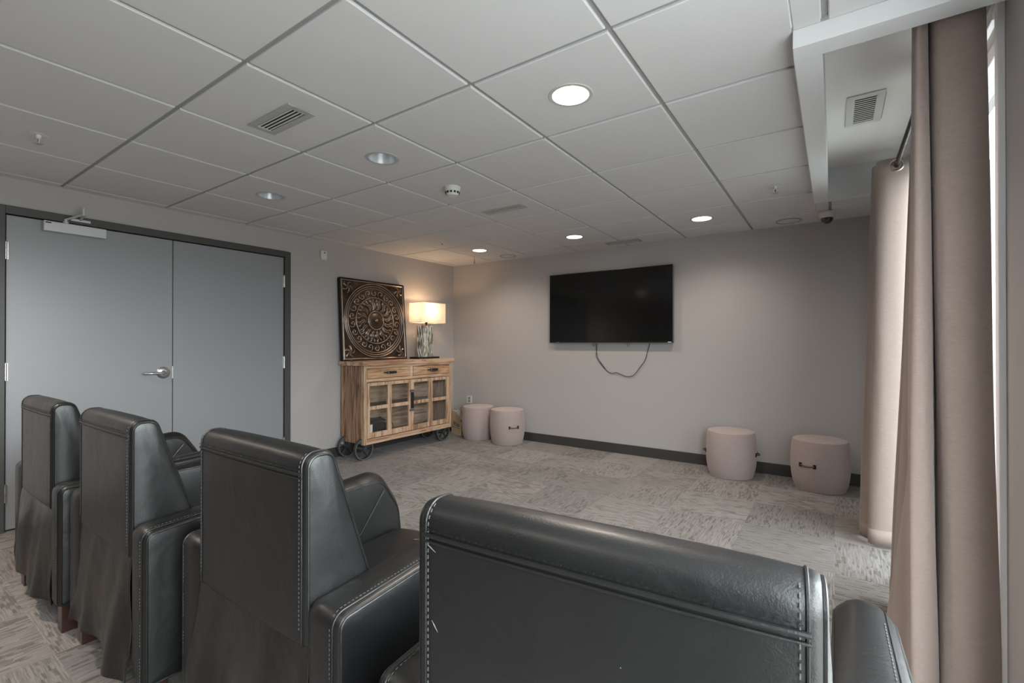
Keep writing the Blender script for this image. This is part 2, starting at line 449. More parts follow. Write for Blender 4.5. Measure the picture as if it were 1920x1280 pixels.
# ---- ceiling: one suspended grid (tegular tiles in tee bars) round the recess
TS, GX, GY = .6077, -.6306, .8939
def circ_tile(m, x0, y0, x1, y1, c, r, z):
    """tile face with round hole"""
    n = 48; vs = []
    for k in range(n):
        a = 2*pi*(k+.5*0)/n; dx, dy = cos(a), sin(a)
        t = min(((x1-c[0])/dx if dx > 1e-9 else (x0-c[0])/dx if dx < -1e-9 else 9), ((y1-c[1])/dy if dy > 1e-9 else (y0-c[1])/dy if dy < -1e-9 else 9))
        vs.append((c[0]+dx*t, c[1]+dy*t, z))
    for k in range(n):
        a = 2*pi*k/n; vs.append((c[0]+r*cos(a), c[1]+r*sin(a), z))
    for k in range(n):
        a = 2*pi*k/n; vs.append((c[0]+r*cos(a), c[1]+r*sin(a), z+.12))
    fs = []
    for k in range(n):
        l = (k+1) % n; fs += [(k, l, n+l, n+k), (n+k, n+l, 2*n+l, 2*n+k)]
    # square corners
    m.add(vs, fs)
    for (cx_, cy_) in ((x0, y0), (x1, y0), (x1, y1), (x0, y1)):
        a = math.atan2(cy_-c[1], cx_-c[0]) % (2*pi); k = a/(2*pi)*n; k0 = int(k); 
        if abs(k-round(k)) > 1e-4:
            m.add([vs[k0], (cx_, cy_, z), vs[(k0+1) % n]], [(0, 1, 2)])
LIT = [(0, 1), (0, 5), (2, 5), (4, 5), (0, -3), (2, -3), (4, -2), (2, -6)]  # entries with negative rows are unseen downlights added to brighten the room
OFF = [(2, 1), (4, 1)]
cen = lambda i, j: (GX-(i+.5)*TS, GY+(j+.5)*TS)
holes = {k: .082 for k in LIT+OFF}
tiles, bars = MB(), MB()
EX0, EY0, EY1 = BX0, BY0, BY1
def rect_minus(x0, y0, x1, y1):
    """cut the recess rectangle (x>EX0, EY0..EY1) away"""
    if x1 <= EX0+1e-4 or y1 <= EY0 or y0 >= EY1: return [(x0, y0, x1, y1)]
    out = []
    if x0 < EX0: out.append((x0, y0, EX0, y1))
    xa = max(x0, EX0)
    if y0 < EY0: out.append((xa, y0, x1, EY0))
    if y1 > EY1: out.append((xa, EY1, x1, y1))
    return out
g, dz, bv = .0095, .009, .004
for i in range(-3, 8):
    for j in range(-9, 8):
        x1 = GX-i*TS-g; x0 = GX-(i+1)*TS+g; y0 = GY+j*TS+g; y1 = GY+(j+1)*TS-g
        x0c, x1c, y0c, y1c = max(x0, XL), min(x1, XR), max(y0, YF), min(y1, YB)
        if x1c-x0c < .01 or y1c-y0c < .01: continue
        for a0, b0, a1, b1 in rect_minus(x0c, y0c, x1c, y1c):
            if a1-a0 < .012 or b1-b0 < .012: continue
            z = ZC-dz
            if (i, j) in holes: circ_tile(tiles, a0+bv, b0+bv, a1-bv, b1-bv, cen(i, j), holes[(i, j)], z)
            else: tiles.add([(a0+bv, b0+bv, z), (a1-bv, b0+bv, z), (a1-bv, b1-bv, z), (a0+bv, b1-bv, z)], [(0, 1, 2, 3)])
            A = [(a0+bv, b0+bv, z), (a1-bv, b0+bv, z), (a1-bv, b1-bv, z), (a0+bv, b1-bv, z)]
            B = [(a0, b0, z+.003), (a1, b0, z+.003), (a1, b1, z+.003), (a0, b1, z+.003)]
            C_ = [(a0, b0, ZC+.002), (a1, b0, ZC+.002), (a1, b1, ZC+.002), (a0, b1, ZC+.002)]
            tiles.add(A+B+C_, [(k, (k+1) % 4, 4+(k+1) % 4, 4+k) for k in range(4)]+[(4+k, 4+(k+1) % 4, 8+(k+1) % 4, 8+k) for k in range(4)])
ceil = tiles.build('ceiling', 'ceiling_tile', smooth=False); struct(ceil)
for i in range(-2, 8):
    x = GX-i*TS
    if XL < x < XR:
        for a0, b0, a1, b1 in rect_minus(x-.012, YF, x+.012, YB): bars.box((a0, b0, ZC), (a1, b1, ZC+.03))
for j in range(-8, 8):
    y = GY+j*TS
    if YF < y < YB:
        for a0, b0, a1, b1 in rect_minus(XL, y-.012, XR, y+.012): bars.box((a0, b0, ZC+.0004), (a1, b1, ZC+.03))
bars.box((XL, YF, ZC-.001), (XL+.022, YB, ZC+.01)); bars.box((XL, YB-.022, ZC-.001), (XR, YB, ZC+.01))
bars.box((EX0-.018, EY0-.018, ZC-.008), (XR, EY0, ZC+.01)); bars.box((EX0-.018, EY0, ZC-.008), (EX0, EY1, ZC+.01)); bars.box((EX0-.018, EY1, ZC-.008), (XR, EY1+.018, ZC+.01))
bo = bars.build('ceiling_grid', 'tee_bar', ceil, smooth=False)
m = MB(); m.box((XL-.1, YF-.1, ZC+.18), (XR+.2, YB+.1, ZC+.24)); dk = m.build('ceiling_deck', 'white_paint', ceil, smooth=False)
# dropped bulkhead and the recess above the curtains
m = MB()
m.box((BX0, BY0, ZB), (XR, 1.957, ZT)); m.box((BX0, 1.957, ZB), (BX1, 3.95, ZT)); m.box((BX0, 3.95, ZB), (XR, BY1, ZT))
struct(m.build('trim_1', 'white_paint', smooth=False, bevel=.002), 'white dropped bulkhead framing the window recess')
m = MB(); m.box((BX0, BY0, ZT), (XR, BY1, ZT+.03)); struct(m.build('ceiling_recess', 'plaster_white', smooth=False))
# baseboards
def base(name, a, b):
    m = MB(); m.box(a, b); struct(m.build(name, 'baseboard_vinyl', smooth=False, bevel=.004))
base('baseboard_back', (XL, YB-.012, 0), (XR, YB, .105))
base('baseboard_left', (XL, 2.545, 0), (XL+.012, YB-.012, .105))
base('baseboard_left', (XL, YF, 0), (XL+.012, .575, .105))
base('baseboard_right', (XR-.012, VY1+.05, 0), (XR, WY0-.03, .105))
base('baseboard_right', (XR-.012, WY1+.03, 0), (XR, YB-.012, .105))
base('baseboard_front', (XL+.012, YF, 0), (XR, YF+.012, .095))

# ---- windows
def window(name, y0, y1, z0, z1, mull, gl='window_glass'):
    w = bpy.data.objects.new(name, None); COL.objects.link(w); w.location = (XR, (y0+y1)/2, z0); w['kind'] = 'structure'
    m = MB(); t = .055
    m.box((XR+.03, y0, z0), (XR+.10, y0+t, z1)); m.box((XR+.03, y1-t, z0), (XR+.10, y1, z1))
    m.box((XR+.03, y0+t, z0), (XR+.10, y1-t, z0+t)); m.box((XR+.03, y0+t, z1-t), (XR+.10, y1-t, z1))
    for k in range(1, mull):
        y = y0+(y1-y0)*k/mull; m.box((XR+.035, y-.03, z0+t), (XR+.095, y+.03, z1-t))
    at(m, 'window_frame', 'pvc', w, smooth=False, bevel=.004)
    m = MB(); c = .05
    m.box((XR-.018, y0-.02, z0), (XR, y0+.015, z1)); m.box((XR, y0, z0), (XR+.03, y0+.012, z1))
    m.box((XR-.018, y1-.03, z0), (XR, y1+.02, z1)); m.box((XR-.018, y0+.045, z1-.03), (XR, y1-.03, z1+.02))
    at(m, 'window_casing', 'pvc', w, smooth=False, bevel=.003)
    m = MB(); m.box((XR+.060, y0+.04, z0+.04), (XR+.066, y1-.04, z1-.04)); at(m, 'window_pane', gl, w, smooth=False)
window('window_1', WY0, WY1, WZ0, WZ1, 2, 'daylight_dimming_glass')
window('added_fill_window', VY0, VY1, VZ0, VZ1, 2)  # out of view, added to light the room from the side

# ---- double door
m = MB(); fx = XL+.022
m.box((XL-.10, .575, 0), (fx, .632, 2.095)); m.box((XL-.10, 2.482, 0), (fx, 2.54, 2.095)); m.box((XL-.10, .632, 2.042), (fx, 2.482, 2.095))
m.box((XL-.12, .632, 0), (XL-.052, .65, 2.042)); m.box((XL-.12, 2.464, 0), (XL-.052, 2.482, 2.042))
struct(m.build('trim_2', 'frame_paint', smooth=False, bevel=.003), 'dark grey steel frame of the double door')
def hinge(m, y, z):
    for k in range(5): m.lathe([(.0075, 0), (.0075, .0215)], (XL+.012, y, z-.056+k*.0225), 12)
    m.lathe([(.005, 0), (.0075, .002), (.004, .006)], (XL+.012, y, z+.0565), 12)
    m.box((XL-.004, y-.012, z-.056), (XL+.007, y+.012, z+.056))
def leaf(name, y0, y1, hy, lab):
    d = bpy.data.objects.new(name, None); COL.objects.link(d); d.location = (XL, y0, 0); d['kind'] = 'structure'; d['label'] = lab
    m = MB(); m.box((XL-.045, y0, .012), (XL+.002, y1, 2.036)); at(m, 'door_leaf', 'door_paint', d, smooth=False, bevel=.002)
    for z in (1.806, 1.026, .246):
        m = MB(); hinge(m, hy, z); at(m, 'hinge', 'steel', d)
    return d
d1 = leaf('door_1', .638, 1.556, .635, 'dark grey flat door leaf with lever handle and closer')
d2 = leaf('door_2', 1.561, 2.477, 2.480, 'dark grey flat door leaf without a handle')
m = MB(); hz, hy = .978, 1.494
m.lathe([(0, 0), (.046, 0), (.046, .006), (.040, .011), (.018, .014), (.014, .05), (0, .052)], (XL+.002, hy, hz), 32, axis='x')
m.tube([(XL+.045, hy+.014, hz), (XL+.052, hy, hz), (XL+.054, hy-.04, hz), (XL+.052, hy-.085, hz-.001)], [.011, .012, .0105, .010], 12)
m.tube([(XL+.052, hy-.085, hz-.001), (XL+.046, hy-.125, hz-.002), (XL+.034, hy-.138, hz-.003)], [.010, .009, .007], 12)
at(m, 'door_handle', 'steel', d1)
m = MB(); m.box((XL-.02, 1.5555, hz-.05), (XL+.0025, 1.5605, hz+.05)); at(m, 'latch_plate', 'steel', d1, smooth=False)
cl = MB(); cl.box((XL+.004, .80, 1.962), (XL+.058, 1.128, 2.030)); c0 = at(cl, 'door_closer', 'closer_paint', d1, bevel=.005, seg=3)
m = MB(); m.box((XL+.0575, .808, 2.014), (XL+.0592, .838, 2.022)); at(m, 'name_plate', 'black_plastic', c0, smooth=False)
m = MB(); m.lathe([(.016, 2.030), (.016, 2.045), (.010, 2.050), (.010, 2.062)], (XL+.03, .915, 0), 16)
m.tube([(XL+.03, .915, 2.058), (XL+.10, .965, 2.085), (XL+.125, .985, 2.098)], .0075, 8)
m.tube([(XL+.125, .985, 2.085), (XL+.125, .985, 2.125)], [.011, .011], 10); m.lathe([(.011, 2.125), (.012, 2.134), (.007, 2.144), (0, 2.146)], (XL+.125, .985, 0), 12)
m.tube([(XL+.125, .985, 2.10), (XL+.07, .99, 2.085), (XL+.03, .992, 2.073)], .009, 8)
m.box((XL+.022, .94, 2.058), (XL+.034, 1.045, 2.074))
at(m, 'closer_arm', 'closer_paint', c0)

# ================================================================== ceiling fittings
def downlight(i, j, lit, label):
    x, y = cen(i, j); z = ZC-.009
    t = thing('recessed_downlight', label, 'ceiling light', (x, y, z), 0, 'recessed round downlights in the ceiling')
    m = MB(); m.lathe([(.078, .001), (.079, -.003), (.094, -.003), (.097, .0), (.097, .0008), (.078, .001)], (0, 0, 0), 40); m.build('trim_ring', 'lamp_ring' if lit else 'closer_paint', t)
    if lit:
        m = MB(); m.lathe([(0, .004), (.0785, .004), (.0785, .012), (0, .012)], (0, 0, 0), 40); m.build('diffuser', 'led_lit', t)
        l = bpy.data.lights.new('downlight_lamp', 'SPOT'); l.energy = (21 if j == 5 else 50 if j > 0 else 62 if j == -2 else 16); l.color = (1, .86, .73); l.spot_size = R(150); l.spot_blend = 1; l.shadow_soft_size = .07
        o = bpy.data.objects.new('downlight_lamp', l); COL.objects.link(o); o.parent = t; o.location = (0, 0, -.01)
    else:
        m = MB(); m.lathe([(.078, .001), (.070, .04), (.052, .085), (.03, .105), (0, .11)], (0, 0, 0), 40, open_=True); m.build('reflector', 'lamp_off', t)
    return t
LL = {(0, 1): 'lit round downlight nearest the camera, above the chairs', (0, 5): 'lit round downlight near the back wall, closest to the window recess',
      (2, 5): 'lit round downlight above the television, middle of the far row', (4, 5): 'lit round downlight in the far left corner above the pouf pair'}
for k in LIT:
    y = cen(*k)[1]
    lab = LL.get(k)
    if lab is None: lab = {(0, -3): 'added unseen fill downlight in the ceiling behind the camera, nearest the window wall', (2, -3): 'added unseen fill downlight behind the camera, middle of the room', (4, -2): 'added unseen fill downlight beside the sprinkler, just outside the left edge of the picture', (2, -6): 'added unseen fill downlight at the far rear of the room'}[k]  # these downlights are out of view, added as fill light
    downlight(*k, True, lab)
downlight(2, 1, False, 'unlit round downlight between the near slatted vent and the smoke detector')
downlight(4, 1, False, 'unlit round downlight above the double door, farther left one')

def vent(x0, y0, x1, y1, along, label, fr=.03, z=ZC-.009, n=5, drop=.006, fm='vent_grey'):
    t = thing('ceiling_vent', label, 'vent', ((x0+x1)/2, (y0+y1)/2, z), 0, 'air vents overhead')
    m = MB()
    m.box((x0, y0, z-drop), (x1, y0+fr, z)); m.box((x0, y1-fr, z-drop), (x1, y1, z)); m.box((x0, y0+fr, z-drop), (x0+fr, y1-fr, z)); m.box((x1-fr, y0+fr, z-drop), (x1, y1-fr, z))
    at(m, 'vent_frame', fm, t, smooth=False, bevel=.002)
    m = MB(); m.box((x0+fr, y0+fr, z-.0005), (x1-fr, y1-fr, z-.0001)); at(m, 'vent_backing', 'grille_dark', t, smooth=False)
    for k in range(n):
        m = MB()
        if along == 'x':
            y = y0+fr+(y1-y0-2*fr)*(k+.5)/n; w = (y1-y0-2*fr)/n*.34
            m.rbox(((x0+x1)/2, y, z-.0018), (x1-x0-2*fr, w*1.25, .0012), (1, 0, 0), (0, 0, 1))
        else:
            x = x0+fr+(x1-x0-2*fr)*(k+.5)/n; w = (x1-x0-2*fr)/n*.40
            m.rbox((x, (y0+y1)/2, z-.004), (y1-y0-2*fr, w, .0015), (0, 1, 0), (.35, 0, 1))
        at(m, 'slat', 'white_plastic', t, smooth=False)
vent(-2.36, 1.15, -2.0, 1.285, 'x', 'white slatted air vent nearest the camera, in a tile above the doors', .032, n=4)
vent(-2.36, 2.99, -1.985, 3.10, 'x', 'white slatted air vent behind the smoke detector', .018, n=4)
vent(-2.02, 4.66, -1.65, 4.80, 'x', 'pale slatted air vent at the edge of the ceiling above the television', .025, n=4)
vent(.055, 2.845, .21, 3.23, 'x', 'square white air grille in the raised recess beside the curtains', .034, z=ZT, n=13, fm='white_plastic')

t = thing('smoke_detector', 'white round smoke detector on a ceiling tile between two vents', 'smoke detector', (-2.155, 2.415, ZC-.009))
m = MB(); m.lathe([(.055, 0), (.055, -.016), (.050, -.022), (.050, -.028), (.046, -.046), (.034, -.058), (0, -.060)], n=32); m.build('housing', 'white_plastic', t)
for k in range(12):
    a = 2*pi*k/12; m = MB(); c, s = cos(a), sin(a)
    m.rbox((.0475*c, .0475*s, -.040), (.004, .015, .014), (c, s, -.25), (0, 0, 1)); m.build('sensing_slot', 'grille_dark', t)
def sprinkler(x, y, label, lit=False):
    t = thing('fire_sprinkler', label, 'sprinkler', (x, y, ZC-.009), 0, 'fire sprinklers in the ceiling')
    m = MB(); m.lathe([(.014, .0), (.036, -.001), (.038, -.004), (.030, -.006), (.014, -.006)], n=28); m.build('escutcheon', 'white_plastic', t)
    m = MB(); m.lathe([(.012, -.004), (.012, -.018), (.008, -.022), (.008, -.026)], n=16)
    m.tube([(-.010, 0, -.022), (-.013, 0, -.036), (-.004, 0, -.048)], .0022, 6); m.tube([(.010, 0, -.022), (.013, 0, -.036), (.004, 0, -.048)], .0022, 6)
    m.build('sprinkler_body', 'white_plastic', t)
    m = MB(); m.lathe([(0, -.048), (.018, -.049), (.018, -.051), (0, -.052)], n=20); m.build('deflector', 'steel', t)
    m = MB(); m.lathe([(.003, -.024), (.0035, -.036), (.003, -.048)], n=10); m.build('glass_bulb', 'red_glass', t)
sprinkler(-3.35, .60, 'white fire sprinkler with red bulb above the left door leaf')
sprinkler(-.325, 3.63, 'fire sprinkler in the tile beside the window recess')
sprinkler(-3.365, 3.61, 'small fire sprinkler in the far left of the ceiling')
def speaker(x, y, label, r=.10):
    t = thing('ceiling_speaker', label, 'speaker', (x, y, ZC-.009), 0, 'round ceiling speakers along the back wall')
    m = MB(); m.lathe([(r-.014, -.002), (r-.012, -.006), (r, -.004), (r, 0), (r-.014, -.002)], n=40); m.build('rim', 'tee_bar', t)
    m = MB(); m.lathe([(0, -.005), (r-.03, -.004), (r-.014, -.002), (r-.014, -.0005), (0, -.0005)], n=40); m.build('grille', 'ceiling_tile', t)
speaker(-.325, 4.74, 'round white flush speaker beside the dome camera')
speaker(-3.29, 4.70, 'round white flush speaker in the far left corner of the ceiling')
t = thing('dome_camera', 'white security camera with dark dome hanging under the ceiling edge', 'security camera', (-.045, 4.60, ZC-.009))
m = MB(); m.lathe([(.062, 0), (.062, -.010), (.056, -.016), (.055, -.042), (.050, -.050), (0, -.050)], n=32); m.build('housing', 'white_plastic', t)
m = MB(); m.lathe([(.042, -.048), (.043, -.058), (.036, -.078), (.020, -.092), (0, -.096)], n=28); m.build('dome', 'dome_glass', t)
t = thing('hanging_tag', 'small red tag hanging from the ceiling in the far left corner', 'tag', (-3.60, 4.43, ZC-.009))
m = MB(); m.tube([(0, 0, 0), (.002, 0, -.04)], .0012, 6); m.build('string', 'red_tag', t)
m = MB(); m.grid(lambda u, v: (.002+(u-.5)*(.006+.016*v), .003*sin(u*6), -.04-.062*v), 4, 6); m.build('ribbon', 'red_tag', t, solid=.001)

# ================================================================== things on the walls
t = thing('television', 'large flat screen television hanging on the back wall', 'television', (-2.078, YB, 1.212))
m = MB(); x0, x1, z0, z1 = -2.803, -1.353, 1.214, 2.022; yf = YB-.055
m.box((x0, yf, z0), (x1, YB-.02, z1)); at(m, 'casing', 'black_plastic', t, smooth=False, bevel=.003)
m = MB(); m.box((x0+.3, YB-.02, z0+.2), (x1-.3, YB, z1-.2)); at(m, 'wall_bracket', 'black_matt', t, smooth=False)
m = MB(); e = .007
m.box((x0-.002, yf-.001, z0-.002), (x1+.002, yf+.010, z0+.002)); m.box((x0-.002, yf-.001, z1-.002), (x1+.002, yf+.010, z1+.002))
m.box((x0-.002, yf-.001, z0+.002), (x0+.002, yf+.010, z1-.002)); m.box((x1-.002, yf-.001, z0+.002), (x1+.002, yf+.010, z1-.002))
at(m, 'edge_trim', 'silver_trim', t, smooth=False)
m = MB(); m.box((x0+.010, yf-.0015, z0+.016), (x1-.010, yf+.001, z1-.010)); at(m, 'screen', 'tv_screen', t, smooth=False)
m = MB(); m.box((x1-.055, yf-.002, z0+.005), (x1-.018, yf-.0002, z0+.012)); at(m, 'brand_mark', 'white_plastic', t, smooth=False)
m = MB(); m.box((x0+.09, yf-.002, z0+.005), (x0+.13, yf-.0002, z0+.009)); at(m, 'status_mark', 'silver_trim', t, smooth=False)
K = [(-2.222, 1.225), (-2.222, 1.15), (-2.205, 1.05), (-2.15, .97), (-2.09, .90), (-2.03, .876), (-1.985, .886), (-1.93, .868), (-1.87, .848), (-1.81, .853), (-1.77, .88), (-1.71, .96), (-1.66, 1.03), (-1.632, 1.13), (-1.605, 1.225)]
m = MB(); m.tube([(x, YB-.008, z) for x, z in catmull(K, 6)], .0036, 8); at(m, 'main_cord', 'cord_black', t)
m = MB(); K2 = [(-2.20, 1.225), (-2.214, 1.12), (-2.222, 1.07), (-2.17, .99), (-2.11, .925)]; m.tube([(x-.006, YB-.006, z-.006) for x, z in catmull(K2, 6)], .0022, 6); at(m, 'thin_cord', 'cord_black', t)
for xx, lab in ((-2.252, 'small wire cord loop under the television, left one'), (-1.845, 'small wire cord loop under the middle of the television')):
    m = MB(); m.tube([(xx+.012*cos(a), YB-.012, 1.198+.022*sin(a)) for a in [2*pi*k/20 for k in range(20)]], .002, 6, closed=True)
    at(m, 'cable_loop', 'cord_black', t)
t = thing('wall_outlet', 'white outlet plate low on the back wall above a pouf', 'outlet', (-4.09, YB, .445))
m = MB(); m.box((-4.135, YB-.007, .395), (-4.045, YB, .495)); at(m, 'cover_plate', 'white_plastic', t, bevel=.003)
m = MB(); m.box((-4.110, YB-.009, .412), (-4.07, YB-.006, .445)); m.box((-4.110, YB-.009, .452), (-4.07, YB-.006, .483)); at(m, 'socket', 'outlet_dark', t, bevel=.002)
t = thing('wall_sensor', 'small white rounded sensor box on the wall right of the doors', 'sensor', (XL, 2.90, 2.12))
m = MB(); m.box((XL, 2.866, 2.075), (XL+.028, 2.934, 2.172)); at(m, 'housing', 'white_plastic', t, bevel=.012, seg=4)
m = MB(); m.box((XL+.026, 2.882, 2.088), (XL+.031, 2.920, 2.135)); at(m, 'button', 'white_plastic', t, bevel=.002)
m = MB(); m.box((XL+.026, 2.893, 2.143), (XL+.0295, 2.912, 2.152)); at(m, 'lens', 'grille_dark', t)

# ================================================================== wooden cabinet on wheels
CX0, CX1, CY0, CY1, CZ0, CZ1 = -4.355, -3.985, 3.10, 4.43, .165, .975
cab = thing('wheeled_cabinet', 'rustic light wood cabinet on black iron wheels with wire glazed doors', 'cabinet', (-4.17, 3.765, 0))
XF = -3.97
m = MB()
for y0, y1 in ((CY0-.025, CY0+.16), ): pass
m.box((CX0-.005, CY0-.025, CZ1), (XF+.012, CY1+.045, 1.02)); at(m, 'top', 'wood_horizontal', cab, bevel=.004)
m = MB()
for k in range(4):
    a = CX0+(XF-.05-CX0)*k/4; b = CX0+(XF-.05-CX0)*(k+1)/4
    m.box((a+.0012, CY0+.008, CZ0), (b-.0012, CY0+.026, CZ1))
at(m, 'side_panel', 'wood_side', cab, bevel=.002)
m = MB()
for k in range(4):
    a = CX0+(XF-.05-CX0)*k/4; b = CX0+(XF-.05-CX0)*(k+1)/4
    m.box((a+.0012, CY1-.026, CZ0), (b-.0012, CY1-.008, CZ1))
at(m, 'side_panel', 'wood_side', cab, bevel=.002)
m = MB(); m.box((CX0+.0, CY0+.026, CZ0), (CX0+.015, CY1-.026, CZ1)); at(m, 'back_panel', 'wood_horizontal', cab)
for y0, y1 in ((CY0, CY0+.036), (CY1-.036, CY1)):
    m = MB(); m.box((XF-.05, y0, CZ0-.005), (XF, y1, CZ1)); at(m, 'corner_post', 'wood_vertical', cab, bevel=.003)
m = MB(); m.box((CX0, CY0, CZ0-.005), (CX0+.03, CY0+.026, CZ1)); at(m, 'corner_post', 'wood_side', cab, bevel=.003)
m = MB()
m.box((XF-.03, CY0+.036, CZ0-.005), (XF-.002, CY1-.036, CZ0+.05)); m.box((XF-.03, CY0+.036, .805), (XF-.002, CY1-.036, .838))
m.box((XF-.03, CY0+.036, .948), (XF-.002, CY1-.036, CZ1)); m.box((XF-.03, 3.735, .838), (XF-.002, 3.778, .948))
at(m, 'face_rails', 'wood_horizontal', cab, bevel=.002)
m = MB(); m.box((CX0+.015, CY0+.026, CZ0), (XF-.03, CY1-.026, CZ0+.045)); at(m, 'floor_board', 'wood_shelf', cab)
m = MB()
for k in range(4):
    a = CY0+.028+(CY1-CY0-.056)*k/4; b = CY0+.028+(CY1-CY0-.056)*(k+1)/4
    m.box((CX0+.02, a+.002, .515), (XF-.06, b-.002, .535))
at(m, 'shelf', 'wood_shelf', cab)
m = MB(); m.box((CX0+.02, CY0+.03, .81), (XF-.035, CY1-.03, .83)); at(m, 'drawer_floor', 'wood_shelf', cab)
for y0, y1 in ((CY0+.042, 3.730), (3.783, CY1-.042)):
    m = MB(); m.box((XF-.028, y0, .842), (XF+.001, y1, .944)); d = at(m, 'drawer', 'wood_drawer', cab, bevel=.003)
    yc = (y0+y1)/2+.005; zc = .897
    h = MB(); h.tube([(XF+.002, yc-.075, zc), (XF+.018, yc-.06, zc), (XF+.022, yc, zc-.004), (XF+.018, yc+.06, zc), (XF+.002, yc+.075, zc)], .0065, 8)
    h.box((XF+.008, yc-.03, zc-.014), (XF+.028, yc+.072, zc+.012)); hd = at(h, 'handle', 'black_matt', d, bevel=.003)
    h = MB(); h.lathe([(0, .004), (.012, .004), (.012, .0), (0, 0)], (XF+.002, yc-.078, zc), 16, axis='x'); h.box((XF+.006, yc-.05, zc-.016), (XF+.029, yc-.035, zc+.014)); at(h, 'buckle', 'iron_edge', hd)
def door(y0, y1, panes):
    m = MB(); z0, z1 = .222, .798
    ys = [y0]+[p for q in panes for p in q]+[y1]
    zs = [(z0+.055, .515), (.553, z1-.035)]
    m.box((XF-.022, y0, z0), (XF+.004, ys[1], z1)); m.box((XF-.022, ys[2], z0), (XF+.004, ys[3], z1)); m.box((XF-.022, ys[4], z0), (XF+.004, y1, z1))
    for a, b in panes:
        m.box((XF-.021, a, z0), (XF+.003, b, zs[0][0])); m.box((XF-.021, a, zs[0][1]), (XF+.003, b, zs[1][0])); m.box((XF-.021, a, zs[1][1]), (XF+.003, b, z1))
    d = at(m, 'door', 'wood_vertical', cab, bevel=.002)
    for a, b in panes:
        for c, e_ in zs:
            w = MB(); x = XF-.012; st = .016
            for sgn in (1,):
                k = -int((b-a)/st)-2
                while k*st < (e_-c)+(b-a):
                    # line z = c + k*st + sgn*(y-a)
                    pts = []
                    ya, yb = a, b
                    za, zb = c+k*st-0*(a), c+k*st+.65*(b-a)
                    if zb > c and za < e_:
                        if za < c: ya = a+(c-za)/.65; za = c
                        if zb > e_: yb = b-(zb-e_)/.65; zb = e_
                        if yb-ya > .004: w.tube([(x, ya, za), (x, yb, zb)], .0012, 4, cap=False)
                    k += 1
            at(w, 'wire_mesh', 'iron_edge', d)
    return d
dd1 = door(3.139, 3.742, [(3.172, 3.408), (3.462, 3.710)])
dd2 = door(3.745, 4.391, [(3.790, 4.025), (4.090, 4.332)])
m = MB(); m.box((XF+.006, 3.738, .47), (XF+.018, 3.778, .655)); l0 = at(m, 'latch', 'black_matt', dd1, bevel=.004)
for z in (.452, .672):
    m = MB(); m.box((XF+.004, 3.722, z-.012), (XF+.016, 3.782, z+.012)); m.lathe([(0, .018), (.009, .016), (.009, 0)], (XF+.004, 3.732, z), 12, axis='x'); at(m, 'latch_bracket', 'iron_edge', l0, bevel=.002)
def caster(x, y, sx_):
    k = MB(); cz = .1145; r = .1145
    wy = y-.035
    # rim
    rim = [(r-.016, -.016), (r-.004, -.018), (r, -.012), (r, .012), (r-.004, .018), (r-.016, .016), (r-.016, -.016)]
    k.lathe(rim, (x, wy, cz), 36, axis='x')
    k.lathe([(0, -.024), (.022, -.024), (.022, .024), (0, .024)], (x, wy, cz), 20, axis='x')
    for q in range(5):
        a = 2*pi*q/5+.3; c, s = cos(a), sin(a)
        k.rbox((x, wy+c*(r+.01)/2, cz+s*(r+.01)/2), (r-.03, .014, .016), (0, c, s), (1, 0, 0))
    wh = at(k, 'wheel', 'iron', cab)
    k = MB(); k.lathe([(r-.003, .0175), (r-.003, .0185), (r-.013, .0185), (r-.013, .0175), (r-.003, .0175)], (x, wy, cz), 36, axis='x'); k.lathe([(0, .026), (.010, .026), (.010, .022), (0, .022)], (x, wy, cz), 14, axis='x')
    at(k, 'wheel_rim_edge', 'iron_edge', wh)
    k = MB()
    for s in (-1, 1):
        k.rbox((x+s*.030, wy+.012, cz+.028), (.006, .032, .105), (1, 0, 0), (0, .30, 1))
    k.box((x-.045, y-.03, CZ0-.012), (x+.045, y+.05, CZ0-.004)); at(k, 'wheel_fork', 'iron', cab, bevel=.002)
for x, y in ((-4.02, 3.165), (-4.02, 4.355), (-4.29, 3.165), (-4.29, 4.355)): caster(x, y, 1)

# things inside the cabinet
def device(z, y, rz, w, d_, h, lab):
    t = thing('electronic_player', lab, 'electronics', (-4.13, y, z), rz, 'black electronics in the cabinet')
    m = MB(); m.box((-d_/2, -w/2, .004), (d_/2, w/2, h)); m.build('housing', 'black_plastic', t, bevel=.004)
    m = MB(); m.box((d_/2, -w/2+.01, h*.35), (d_/2+.003, w/2-.01, h*.8)); m.build('front_panel', 'black_plastic', t, bevel=.001)
    for k in range(3):
        m = MB(); m.lathe([(0, .010), (.008, .010), (.008, 0)], (d_/2+.002, -w/2+.05+k*.05, h*.55), 12, axis='x'); m.build('knob', 'black_matt', t)
device(.21, 3.34, .05, .31, .24, .075, 'black electronic box at the bottom left of the cabinet')
device(.285, 3.32, -.12, .27, .22, .065, 'smaller black electronic box stacked on the other one')
m = MB(); P = [(-4.06, 3.20, .375)]
for k in range(60):
    P.append((-4.08+.05*sin(k*1.3), 3.31+.12*sin(k*.77+1), .374+.018*abs(sin(k*.51))+.012*cos(k*2.1)))
P += [(-4.05, 3.53, .34), (-4.04, 3.545, .26), (-4.05, 3.54, .218)]
m.tube(catmull(P, 4), .0045, 6); tag(m.build('cable_bundle', 'cord_black'), 'tangled black cables on the electronic boxes in the cabinet', 'cables')
m = MB(); m.rbox((-3.998, 3.195, .315), (.0015, .075, .085), (1, .1, 0), (0, 0, 1))
o = tag(m.build('paper_note', 'paper'), 'small white paper note behind the lower left cabinet pane', 'paper')
m = MB()
for k in range(4): m.rbox((-3.9970, 3.195, .345-k*.017), (.0006, .05-.008*(k % 2), .003), (1, .1, 0), (0, 0, 1))
m.build('print_lines', 'outlet_dark', o)

